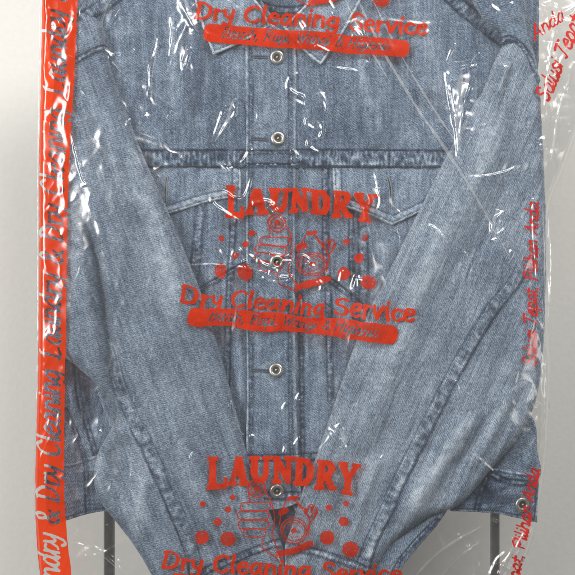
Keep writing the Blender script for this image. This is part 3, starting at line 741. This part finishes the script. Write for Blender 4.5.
rd = 1-np.abs(gnoise(FX*1.1+6*w1, FY*.8-7*w2, 30, 906)); FH += 1.6*np.clip(rd-.80, 0, 1)*np.clip(gnoise(FX, FY, 70, 907)*2, 0, 1)
def stronger(P, w, a):
    m = np.mean(np.array(P, float), 0)
    key = 205 < m[0] < 332 and 66 < m[1] < 292
    return (P, w*1.2, a*1.25) if key else (P, w, a)
for P, w, a in SHEENS+[stronger(*c_) for c_ in CREASES]+[(p_, w_*1.5, a_*.62) for p_, w_, a_ in STRIP_CREASES]:
    P = catmull(P, 8); pd = w*7+4
    i0, i1 = np.searchsorted(FX[0], [P[:, 0].min()-pd, P[:, 0].max()+pd]); j0, j1 = np.searchsorted(FY[:, 0], [P[:, 1].min()-pd, P[:, 1].max()+pd])
    if i1-i0 < 3 or j1-j0 < 3: continue
    sl = (slice(j0, j1), slice(i0, i1))
    D, T, SG, L = poly_dist(FX[sl], FY[sl], P, pad=pd)
    tp = np.sqrt(np.clip(np.minimum(T, L-T)/(0.3*L), 0, 1))
    ww = 2.05*w*(0.75+0.5*np.clip(0.5+0.6*gnoise(T/11.0, T*0, 1.0, 77), 0, 1))
    FH[sl] += np.where(D < 1e8, 1.5*a*np.exp(-(D/ww)**2)*tp*(0.9+0.2*gnoise(T/7.0, T*0+3.3, 1.0, 78)), 0)
    FH[sl] -= np.where(D < 1e8, 0.35*a*np.exp(-(D/(w*4.0))**2)*tp, 0)
# loose film turns down towards the two side edges of the bag
LE = catmull([(38.5,-40),(37.5,60),(36,150),(36,250),(35,370),(31,480),(32,540),(40,620)], 6)
RE = catmull([(640,-40),(612,60),(585,120),(566,170),(550,215),(549,300),(552,380),(549,460),(541,520),(532,556),(515,590),(508,620)], 6)
OUT = np.vstack([LE, RE[::-1]])
fsd = poly_sdf(FX, FY, OUT)+0.7*gnoise(FX, FY, 14, 911)
dl, _, _, _ = poly_dist(FX, FY, LE); dr, _, _, _ = poly_dist(FX, FY, RE)
FH -= 7*np.exp(-(dl/4.0)**2)+6*np.exp(-(dr/3.0)**2)
FH = np.maximum(FH, samp(blur(maxfilt(HMAP, 1), 1.0), FX, FY)+1.0)
def fh(x, y):
    fx = np.clip((x-20)/FST, 0, FX.shape[1]-1.001); fy = np.clip((y+24)/FST, 0, FX.shape[0]-1.001)
    i = fx.astype(int); j = fy.astype(int); u = fx-i; v = fy-j
    return (FH[j, i]*(1-u)+FH[j, i+1]*u)*(1-v)+(FH[j+1, i]*(1-u)+FH[j+1, i+1]*u)*v

q, t, c = clip_grid(fsd, {'x': FX, 'y': FY, 'h': FH})
make_mesh('clear_film', to_world(c['x'], c['y'], c['h'], KB), q, t, FILM, bag)
BX, BY = mkgrid(20, 606, -24, 606, 3.0)
q, t, c = clip_grid(poly_sdf(BX, BY, OUT), {'x': BX, 'y': BY, 'h': -34+2.5*gnoise(BX, BY, 30, 920)+1.5*gnoise(BX, BY, 12, 921)})
make_mesh('rear_film', to_world(c['x'], c['y'], c['h'], KB), q, t, FILM, bag)

# ---------------------------------------------------------------- lettering (drawn as pen strokes)
G = {
 'D': (.62, [[(.05,0),(.08,.72)], [(0,.70),(.25,.72),(.5,.5),(.44,.15),(.2,.02),(0,.02)]]),
 'r': (.36, [[(.05,.45),(.07,0)], [(.07,.28),(.17,.43),(.31,.42)]]),
 'y': (.46, [[(.03,.45),(.08,.2),(.2,.12),(.34,.25)], [(.37,.46),(.34,.1),(.25,-.18),(.1,-.2),(.03,-.12)]]),
 'C': (.6, [[(.5,.6),(.35,.72),(.12,.6),(.04,.35),(.12,.08),(.32,0),(.52,.12)]]),
 'l': (.2, [[(.06,.76),(.05,.3),(.08,0)]]),
 'e': (.45, [[(.05,.25),(.2,.27),(.36,.31),(.3,.45),(.17,.46),(.05,.3),(.07,.08),(.2,0),(.38,.07)]]),
 'a': (.5, [[(.36,.4),(.2,.46),(.05,.3),(.06,.08),(.2,.02),(.34,.2),(.37,.44)], [(.37,.44),(.36,.12),(.44,.0)]]),
 'n': (.47, [[(.05,.45),(.06,0)], [(.06,.28),(.18,.44),(.32,.4),(.35,.2),(.37,0)]]),
 'i': (.2, [[(.06,.45),(.08,0)], [(.08,.64),(.09,.66)]]),
 'g': (.47, [[(.34,.4),(.2,.46),(.05,.3),(.08,.08),(.2,.04),(.34,.2),(.36,.44)], [(.36,.44),(.37,0),(.3,-.2),(.15,-.24),(.04,-.15)]]),
 'S': (.5, [[(.42,.62),(.28,.73),(.1,.65),(.1,.48),(.3,.36),(.42,.2),(.32,.03),(.12,.02),(.02,.13)]]),
 'v': (.42, [[(.03,.45),(.16,.02)], [(.16,.02),(.36,.46)]]),
 'c': (.42, [[(.36,.38),(.22,.46),(.06,.34),(.05,.12),(.2,0),(.38,.08)]]),
 'B': (.56, [[(.06,0),(.09,.72)], [(.04,.7),(.3,.72),(.42,.56),(.3,.4),(.1,.38)], [(.1,.38),(.36,.36),(.47,.18),(.34,.02),(.04,.01)]]),
 's': (.38, [[(.32,.4),(.18,.46),(.07,.36),(.2,.25),(.32,.12),(.2,0),(.03,.06)]]),
 'h': (.47, [[(.05,.76),(.05,0)], [(.05,.28),(.18,.44),(.32,.4),(.35,.2),(.37,0)]]),
 'R': (.58, [[(.06,0),(.09,.72)], [(.03,.7),(.3,.72),(.44,.55),(.3,.38),(.1,.36)], [(.22,.37),(.4,.12),(.54,0)]]),
 'p': (.48, [[(.05,.45),(.05,-.24)], [(.05,.3),(.2,.46),(.36,.36),(.37,.14),(.22,0),(.06,.1)]]),
 'W': (.8, [[(.03,.72),(.18,.02)], [(.18,.02),(.38,.6)], [(.38,.6),(.52,.02)], [(.52,.02),(.76,.74)]]),
 '&': (.62, [[(.55,.3),(.4,.08),(.2,0),(.06,.12),(.12,.3),(.34,.48),(.34,.66),(.22,.72),(.13,.6),(.24,.36),(.42,.12),(.56,.0)]]),
 'H': (.62, [[(.06,0),(.09,.72)], [(.48,0),(.5,.74)], [(.07,.36),(.5,.38)]]),
 'L': (.56, [[(.22,.7),(.12,.62),(.12,.3),(.1,.05),(.02,.03)], [(.06,.03),(.25,.0),(.48,.08)]]),
 'u': (.48, [[(.04,.45),(.05,.15),(.16,.01),(.3,.12),(.36,.44)], [(.36,.44),(.36,.1),(.43,0)]]),
 'd': (.5, [[(.36,.4),(.2,.46),(.05,.3),(.06,.08),(.2,.02),(.34,.2)], [(.38,.78),(.36,.12),(.43,0)]]),
 'o': (.46, [[(.22,.46),(.06,.34),(.06,.1),(.2,0),(.35,.1),(.37,.34),(.24,.46),(.2,.45)]]),
 'T': (.56, [[(0,.66),(.2,.72),(.56,.72)], [(.3,.72),(.26,.3),(.2,.02),(.08,.04)]]),
 'P': (.54, [[(.08,0),(.11,.7)], [(0,.62),(.2,.74),(.44,.66),(.44,.44),(.28,.34),(.12,.36)]]),
 'A': (.62, [[(.02,0),(.16,.3),(.36,.74)], [(.36,.74),(.46,.3),(.54,0)], [(.12,.24),(.48,.26)]]),
 't': (.32, [[(.12,.66),(.1,.2),(.16,.02),(.28,.06)], [(0,.46),(.28,.47)]]),
 'k': (.46, [[(.05,.76),(.05,0)], [(.36,.44),(.08,.2)], [(.14,.25),(.38,0)]]),
 ',': (.2, [[(.08,.06),(.03,-.12)]]), ' ': (.3, [])}

def text_strokes(txt, slant=0.0, join=False, track=0.0):
    x = 0.0; out = []
    for i, ch in enumerate(txt):
        adv, st = G[ch]
        for s_ in st:
            P = np.array(s_, float)
            P = catmull(P, 5) if len(P) > 2 else P
            P = P+[x, 0]; P[:, 0] += slant*P[:, 1]
            out.append(P)
        if join and ch.islower() and i+1 < len(txt) and txt[i+1].islower():
            out.append(np.array([(x+adv-.12, .02), (x+adv-.02, .05), (x+adv+.06+slant*.2, .22)]))
        x += adv+track
    return out, x

def strokes_sdf(X, Y, strokes, w, nib=None, pad=5):
    D = np.full(X.shape, 50.0)
    xs, ys = X[0], Y[:, 0]
    for P in strokes:
        for (ax, ay), (bx, by) in zip(P[:-1], P[1:]):
            i0, i1 = np.searchsorted(xs, [min(ax, bx)-pad, max(ax, bx)+pad]); j0, j1 = np.searchsorted(ys, [min(ay, by)-pad, max(ay, by)+pad])
            if i0 >= i1 or j0 >= j1: continue
            L2 = (bx-ax)**2+(by-ay)**2+1e-12
            x = X[j0:j1, i0:i1]-ax; y = Y[j0:j1, i0:i1]-ay
            t = np.clip((x*(bx-ax)+y*(by-ay))/L2, 0, 1)
            d = np.hypot(x-t*(bx-ax), y-t*(by-ay))
            ww = w if nib is None else w*(0.55+0.6*abs(math.sin(math.atan2(by-ay, bx-ax)-nib)))
            D[j0:j1, i0:i1] = np.minimum(D[j0:j1, i0:i1], d-ww/2)
    return D

def place(strokes, width, total, ox, oy, ang, vs=1.0, arc=0.0, flip=1):
    """lay strokes along a baseline starting at (ox, oy); ang in degrees, clockwise in the picture"""
    k = width/total; ca, sa = math.cos(math.radians(ang)), math.sin(math.radians(ang))
    out = []
    for P in strokes:
        u = P[:, 0]*k; v = -P[:, 1]*k*vs
        v = v+arc*(u/width-.5)**2*4
        out.append(np.stack([ox+u*ca-v*sa, oy+u*sa+v*ca], 1))
    return out

def print_mesh(name, s, X, Y, mat, parent, lift=0.35):
    q, t, c = clip_grid(s, {'x': X, 'y': Y})
    if len(c['x']) == 0: return None
    return make_mesh(name, to_world(c['x'], c['y'], fh(c['x'], c['y'])+lift, KB), q, t, mat, parent)

SLAB = {  # heavy slab letters: centre lines with half widths, cell 1 wide, 1.3 high (y down from the top)
 'L': [((.28,.05),(.28,1.25),.15), ((.28,1.18),(.92,1.18),.12), ((.92,.86),(.92,1.2),.09), ((.06,.08),(.52,.08),.09), ((.04,1.22),(.4,1.22),.09)],
 'A': [((.48,.08),(.20,1.2),.10), ((.52,.08),(.80,1.2),.16), ((.32,.82),(.72,.82),.08), ((.02,1.22),(.36,1.22),.09), ((.60,1.22),(1.0,1.22),.09)],
 'U': [((.22,.08),(.22,.85),.15), ((.78,.08),(.78,.85),.11), ((.22,.85),(.36,1.14),.14), ((.36,1.14),(.64,1.14),.13), ((.64,1.14),(.78,.85),.12), ((.02,.08),(.42,.08),.09), ((.60,.08),(.98,.08),.09)],
 'N': [((.2,.08),(.2,1.22),.10), ((.8,.08),(.8,1.22),.10), ((.2,.12),(.8,1.18),.15), ((.02,.08),(.26,.08),.09), ((.62,.08),(.98,.08),.09), ((.02,1.22),(.4,1.22),.09)],
 'D': [((.24,.08),(.24,1.22),.15), ((.24,.1),(.58,.12),.10), ((.58,.12),(.80,.42),.14), ((.80,.42),(.80,.88),.15), ((.80,.88),(.58,1.18),.14), ((.58,1.18),(.24,1.2),.10), ((.02,.08),(.3,.08),.09), ((.02,1.22),(.3,1.22),.09)],
 'R': [((.24,.08),(.24,1.22),.15), ((.24,.1),(.62,.12),.10), ((.62,.12),(.78,.36),.14), ((.78,.36),(.62,.62),.13), ((.62,.62),(.3,.64),.09), ((.5,.66),(.82,1.2),.14), ((.02,.08),(.3,.08),.09), ((.02,1.22),(.44,1.22),.09), ((.78,1.22),(1.0,1.2),.09)],
 'Y': [((.16,.08),(.5,.68),.15), ((.84,.08),(.52,.66),.11), ((.5,.68),(.5,1.2),.15), ((.0,.08),(.38,.08),.09), ((.64,.08),(1.0,.08),.09), ((.28,1.22),(.74,1.22),.09)]}
def slab_sdf(X, Y, word, x0, y0, width, ang, arch):
    D = np.full(X.shape, 50.0); n = len(word); cw = width/n; sz = cw*.93
    for i, ch in enumerate(word):
        u = (i+.5)/n-.5
        a = math.radians(ang+u*arch*2.2)
        cx = x0+(u+.5)*width; cy = y0+math.tan(math.radians(ang))*(u*width)+arch*2.0*(u*2)**2
        ca, sa = math.cos(a), math.sin(a)
        stretch = 1.0+0.30*(2*abs(u))**2
        for (p, q_, w) in SLAB[ch]:
            pts = []
            for (lx, ly) in (p, q_):
                lx = (lx-.5)*sz; ly = (ly-.65)*sz*stretch
                pts.append((cx+lx*ca-ly*sa, cy+lx*sa+ly*ca))
            (ax, ay), (bx, by) = pts
            L = math.hypot(bx-ax, by-ay); ux, uy = (bx-ax)/L, (by-ay)/L
            al = np.abs((X-(ax+bx)/2)*ux+(Y-(ay+by)/2)*uy)-L/2-.05*sz; pe = np.abs(-(X-ax)*uy+(Y-ay)*ux)-1.16*w*sz
            D = np.minimum(D, np.hypot(np.maximum(al, 0), np.maximum(pe, 0))+np.minimum(np.maximum(al, pe), 0))
    return D

def circ(X, Y, cx, cy, r): return np.hypot(X-cx, Y-cy)-r
def arc_pts(cx, cy, r, a0=0, a1=360, ry=None, n=24):
    a = np.radians(np.linspace(a0, a1, n)); ry = ry or r
    return np.stack([cx+r*np.cos(a), cy+ry*np.sin(a)], 1)

def brand_print(ox, oy, warp, seed, tilt=0.0, bar=True, letters=True, icon=True, bar_y=0, shrink=1.0, head=0):
    """ox, oy: shift of the whole print against the lowest one"""
    rs = np.random.RandomState(seed)
    def G_(x0, x1, y0, y1, st=.45): 
        X, Y = mkgrid(x0, x1, y0, y1, st)
        wx = warp*gnoise(X, Y, 34, seed)+.25*warp*gnoise(X, Y, 9, seed+1); wy = warp*gnoise(X, Y, 38, seed+2)+.25*warp*gnoise(X, Y, 9, seed+3)
        return X, Y, X-ox+wx, Y-oy+wy
    rough = lambda X, Y: .30*gnoise(X, Y, 2.2, seed+5)+.2*gnoise(X, Y, 5, seed+6)
    if letters:
        X, Y, u, v = G_(195+ox, 372+ox, 438+oy, 506+oy)
        # evaluate on the warped coordinates by local distance fields
        s = warp_sdf(lambda A, B: slab_sdf(A, B, 'LAUNDRY', 206, 470+head, 153, 2.6, 3.6), u, v)
        print_mesh('printed_heading', s+rough(X, Y), X, Y, INK, bag)
    if icon:
        X, Y, u, v = G_(185+ox, 366+ox, 478+oy, 562+oy)
        def f(A, B):
            st = []
            for (y_, x_, w_) in ((506,241,29),(515,238,31),(524,239,30),(532,244,22)):   # four folded fingers
                st.append(np.array(catmull([(x_+2,y_-4),(x_+w_*.5,y_-4.2),(x_+w_-2,y_-3.8),(x_+w_,y_),(x_+w_-3,y_+3.8),(x_+w_*.5,y_+4),(x_+2,y_+3.8),(x_-.5,y_)], 4, True)))
                st[-1] = np.vstack([st[-1], st[-1][:1]])
            st.append(catmull([(250,501),(249,488),(254,480),(263,482),(266,492),(272,504),(275,520),(272,534)], 4))
            st.append(catmull([(262,538),(263,548),(270,553),(278,557)], 4)); st.append(catmull([(272,532),(276,545),(280,556)], 4))
            for r in (8.5, 5.5): st.append(arc_pts(257, 488, r))
            for r in (13, 10.5): st.append(arc_pts(294, 530, r))
            st.append(catmull([(280,524),(283,508),(290,496),(300,506),(309,518),(308,536)], 4)); st.append(catmull([(296,500),(305,508),(312,503),(318,511),(311,520),(308,528)], 4))
            st.append(catmull([(304,512),(309,516),(313,512)], 4))
            D = strokes_sdf(A, B, st, 1.15)
            D = np.minimum(D, circ(A, B, 257, 488, 3.0)); D = np.minimum(D, circ(A, B, 294, 530, 2.8))
            D = np.minimum(D, strokes_sdf(A, B, [arc_pts(294, 530, 6.6, 20, 150), arc_pts(294, 530, 6.6, 190, 330), arc_pts(294, 530, 8.2, 230, 300)], .7))
            D = np.minimum(D, np.maximum(circ(A, B, 311, 511, 7.5), 2.4*gnoise(A, B, 3.5, 56)+.4))
            D = np.minimum(D, strokes_sdf(A, B, [np.array([(281,512),(286,510)])], 6)); D = np.minimum(D, strokes_sdf(A, B, [np.array([(289,499),(297,496.5)])], 3.6))
            D = np.minimum(D, strokes_sdf(A, B, [np.array([(279,553),(297,549),(310,543.5)])], 6.5))
            return D
        s = warp_sdf(f, u, v)
        print_mesh('printed_emblem', s+.5*rough(X, Y), X, Y, INK_FINE, bag)
        for (cx, cy, r, tx) in ((203,503,2.8,1),(233,497,2.8,0),(228,509,3.2,0),(218,521,4,1),(202,536,7,1),(228,538,7.3,.35),(329,507,3,1),(346,503,3,1),(343,521,4.8,.5),(327,537,7,.3),(350,548,8,1.3)):
            X, Y, u, v = G_(cx-16+ox, cx+16+ox, cy-16+oy, cy+16+oy)
            rr = np.hypot(u-cx, v-cy)
            D = rr-r-.3*tx*np.cos(9*np.arctan2(v-cy, u-cx))
            if tx > .2: D = np.maximum(D, np.where(rr < r-1, 1.6*tx*gnoise(u, v, 2.4, int(cx))-.9, -50))
            D = D+.8*rough(X, Y)
            D[:1] = D[-1:] = 5; D[:, :1] = D[:, -1:] = 5
            print_mesh('printed_bubble', D, X, Y, INK_FINE, bag)
    st, tot = text_strokes('Dry Cleaning Service', .06, False, .035)
    X, Y, u, v = G_(150+ox, 420+ox, 538+oy, 612+oy)
    s = warp_sdf(lambda A, B: strokes_sdf(A, B, place(st, 240*shrink, tot, 163, 568, 3.6+tilt, .86), 3.3, 0.35), u, v)
    print_mesh('printed_slogan', s+rough(X, Y), X, Y, INK, bag)
    if bar:
        st2, tot2 = text_strokes('Bersih, Rapi, Wangi & Higienis', .3, True, .03)
        X, Y, u, v = G_(165+ox, 395+ox, 560+oy, 622+oy, .4)
        a = 4.2+tilt
        ca, sa = math.cos(math.radians(a)), math.sin(math.radians(a))
        def f3(A, B):
            lx = (A-274)*ca+(B-589-bar_y)*sa; ly = -(A-274)*sa+(B-589-bar_y)*ca
            b = np.hypot(np.maximum(np.abs(lx)-97, 0), np.maximum(np.abs(ly)-2.5, 0))-6.5
            tx = strokes_sdf(A, B, place(st2, 170, tot2, 274-85*ca+3.6*-sa, 589+bar_y-85*sa+3.4*ca, a, 1.05), 1.25, .5)
            return np.maximum(b, -tx)
        s = warp_sdf(f3, u, v)
        print_mesh('printed_banner', s+.5*rough(X, Y), X, Y, INK, bag)

def warp_sdf(f, u, v):
    """evaluate a distance field (which needs a regular grid) at warped coordinates"""
    A, B = mkgrid(u.min()-1, u.max()+1, v.min()-1, v.max()+1, .4)
    F = f(A, B)
    fx = (u-A[0, 0])/.4; fy = (v-B[0, 0])/.4
    i = np.clip(fx.astype(int), 0, A.shape[1]-2); j = np.clip(fy.astype(int), 0, A.shape[0]-2); a = fx-i; b = fy-j
    return (F[j, i]*(1-a)+F[j, i+1]*a)*(1-b)+(F[j+1, i]*(1-a)+F[j+1, i+1]*a)*b

SHEEN_FILM = film_material('painted_sheen_polythene', 2.3, 0.17, 0.22)  # hazier film for strips that paint soft white sheen streaks along folds
def sheen_strip(P, w, seed):
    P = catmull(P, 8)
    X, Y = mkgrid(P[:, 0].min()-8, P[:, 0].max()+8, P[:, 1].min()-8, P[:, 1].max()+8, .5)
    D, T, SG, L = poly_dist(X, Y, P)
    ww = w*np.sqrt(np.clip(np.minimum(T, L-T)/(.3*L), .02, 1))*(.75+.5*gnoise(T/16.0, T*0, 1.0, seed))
    print_mesh('painted_sheen_streak', D-ww+.25*gnoise(X, Y, 3, seed+1), X, Y, SHEEN_FILM, bag, .25)
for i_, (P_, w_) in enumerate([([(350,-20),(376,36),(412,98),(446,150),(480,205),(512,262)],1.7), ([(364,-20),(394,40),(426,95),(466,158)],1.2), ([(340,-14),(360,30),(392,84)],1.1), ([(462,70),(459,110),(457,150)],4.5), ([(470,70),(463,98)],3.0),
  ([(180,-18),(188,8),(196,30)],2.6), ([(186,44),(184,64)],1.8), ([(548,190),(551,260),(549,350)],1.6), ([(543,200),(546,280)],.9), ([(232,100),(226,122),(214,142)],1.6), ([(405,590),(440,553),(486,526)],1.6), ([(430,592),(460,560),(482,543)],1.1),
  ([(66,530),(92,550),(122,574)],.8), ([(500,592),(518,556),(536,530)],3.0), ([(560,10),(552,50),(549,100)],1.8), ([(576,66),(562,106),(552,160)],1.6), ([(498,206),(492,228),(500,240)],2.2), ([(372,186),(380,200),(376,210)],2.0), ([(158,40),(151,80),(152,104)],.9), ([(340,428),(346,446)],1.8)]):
    sheen_strip(P_, w_, 3000+i_*7)
brand_print(0, 0, .9, 1001)
brand_print(18, -265, 3.2, 1002, .8, shrink=.98, head=-5)
brand_print(32, -550, 1.2, 1003, .2, letters=False, shrink=.98, bar_y=1)

# red strip down the left side with knocked-out script
SO = np.vstack([catmull([(41,-22),(40,60),(38,150),(38,250),(36.5,370),(33,480),(33,540),(40,610)], 6), catmull([(73,610),(68.5,570),(65.5,545),(63.5,510),(63,470),(64,400),(66,330),(68,200),(71,130),(75,60),(77.5,-22)], 6)])
X, Y = mkgrid(24, 90, -22, 604, .45)
st, tot = text_strokes('Laundry & Dry Cleaning', .32, True, .05)
wob = lambda A, s_: 1.3*gnoise(A, A*0, 25, s_)
tx = np.full(X.shape, 50.0)
for y0 in (884, 622, 360, 96):
    lines = place(st, 252, tot, 61, y0, -90, 1.35)
    lines = [np.stack([P[:, 0]+(P[:, 1]-300)*-.018+wob(P[:, 1], 31), P[:, 1]], 1) for P in lines]
    tx = np.minimum(tx, strokes_sdf(X, Y, lines, 3.1, .9))
s = poly_sdf(X, Y, SO)+.5*gnoise(X, Y, 10, 41)
print_mesh('printed_side_strip', np.maximum(s, -(tx+.25*gnoise(X, Y, 3, 43))), X, Y, STRIP, bag, .4)

# red script running up the right side
def side_text(txt, ox, oy, width, ang, w, vs=1.2, seed=1, slant=.3):
    st, tot = text_strokes(txt, slant, True, .03)
    L = place(st, width, tot, ox, oy, ang, vs)
    A = np.vstack(L); X, Y = mkgrid(A[:, 0].min()-4, A[:, 0].max()+4, A[:, 1].min()-4, A[:, 1].max()+4, .4)
    u = X+1.0*gnoise(X, Y, 22, seed); v = Y+1.0*gnoise(X, Y, 22, seed+1)
    sd = warp_sdf(lambda P, Q: strokes_sdf(P, Q, L, w, .5), u, v)
    print_mesh('printed_motto', sd+.25*gnoise(X, Y, 2.5, seed+2), X, Y, INK_SIDE, bag)
side_text('Solusi Tepat, Pilihan Anda', 536, 366, 164, -89, 2.0, 1.25, 2001)
side_text('Solusi Tepat', 549, 102, 92, -66, 2.5, 1.25, 2002)
side_text('Anda', 536, 39, 40, -36, 1.7, 1.0, 2003)
side_text('Tepat, Pilihan Anda', 519, 600, 132, -80, 2.5, 1.1, 2004)

# ---------------------------------------------------------------- rack and wall
rack = thing('garment_rack', 'grey steel garment rack with two upright posts behind the jacket', 'rack')
def bar_mesh(name, p0, p1, r, seg=28):
    from mathutils import Vector
    a = Vector(p0); b = Vector(p1); d = (b-a).normalized(); n = d.orthogonal().normalized(); m = d.cross(n)
    V = []; Q = []
    prof = [(0, r*.85), (.002, r), (1, r), (1, r)]
    L = (b-a).length
    rings = [(0, .8*r), (.003, r), (L-.003, r), (L, .8*r)]
    for (z, rr) in rings:
        for i in range(seg):
            t_ = 2*math.pi*i/seg
            V.append(tuple(a+d*z+n*(rr*math.cos(t_))+m*(rr*math.sin(t_))))
    for j in range(3):
        for i in range(seg): Q.append((j*seg+i, j*seg+(i+1) % seg, (j+1)*seg+(i+1) % seg, (j+1)*seg+i))
    return make_mesh(name, np.array(V), np.array(Q), np.zeros((0, 3)), POST, rack)
HP = -62.0
kp = 1-HP/1000/DIST
def PX(px): return (px-CX)*S*kp
for px, r in ((109.3, .0072), (495, .0060)):
    bar_mesh('post', (PX(px), -HP*.001, -.62), (PX(px), -HP*.001, .62), r)
bar_mesh('top_rail', (PX(92), -HP*.001, .62), (PX(512), -HP*.001, .62), .009)

def quad(name, pts, mat):
    o = make_mesh(name, np.array(pts, float), np.array([[0, 1, 2, 3]]), np.zeros((0, 3)), mat, None, smooth=False)
    return o
wl = quad('wall', [(-3, .27, -2.5), (3, .27, -2.5), (3, .27, 2.5), (-3, .27, 2.5)], WALLM)
wl['kind'] = 'structure'
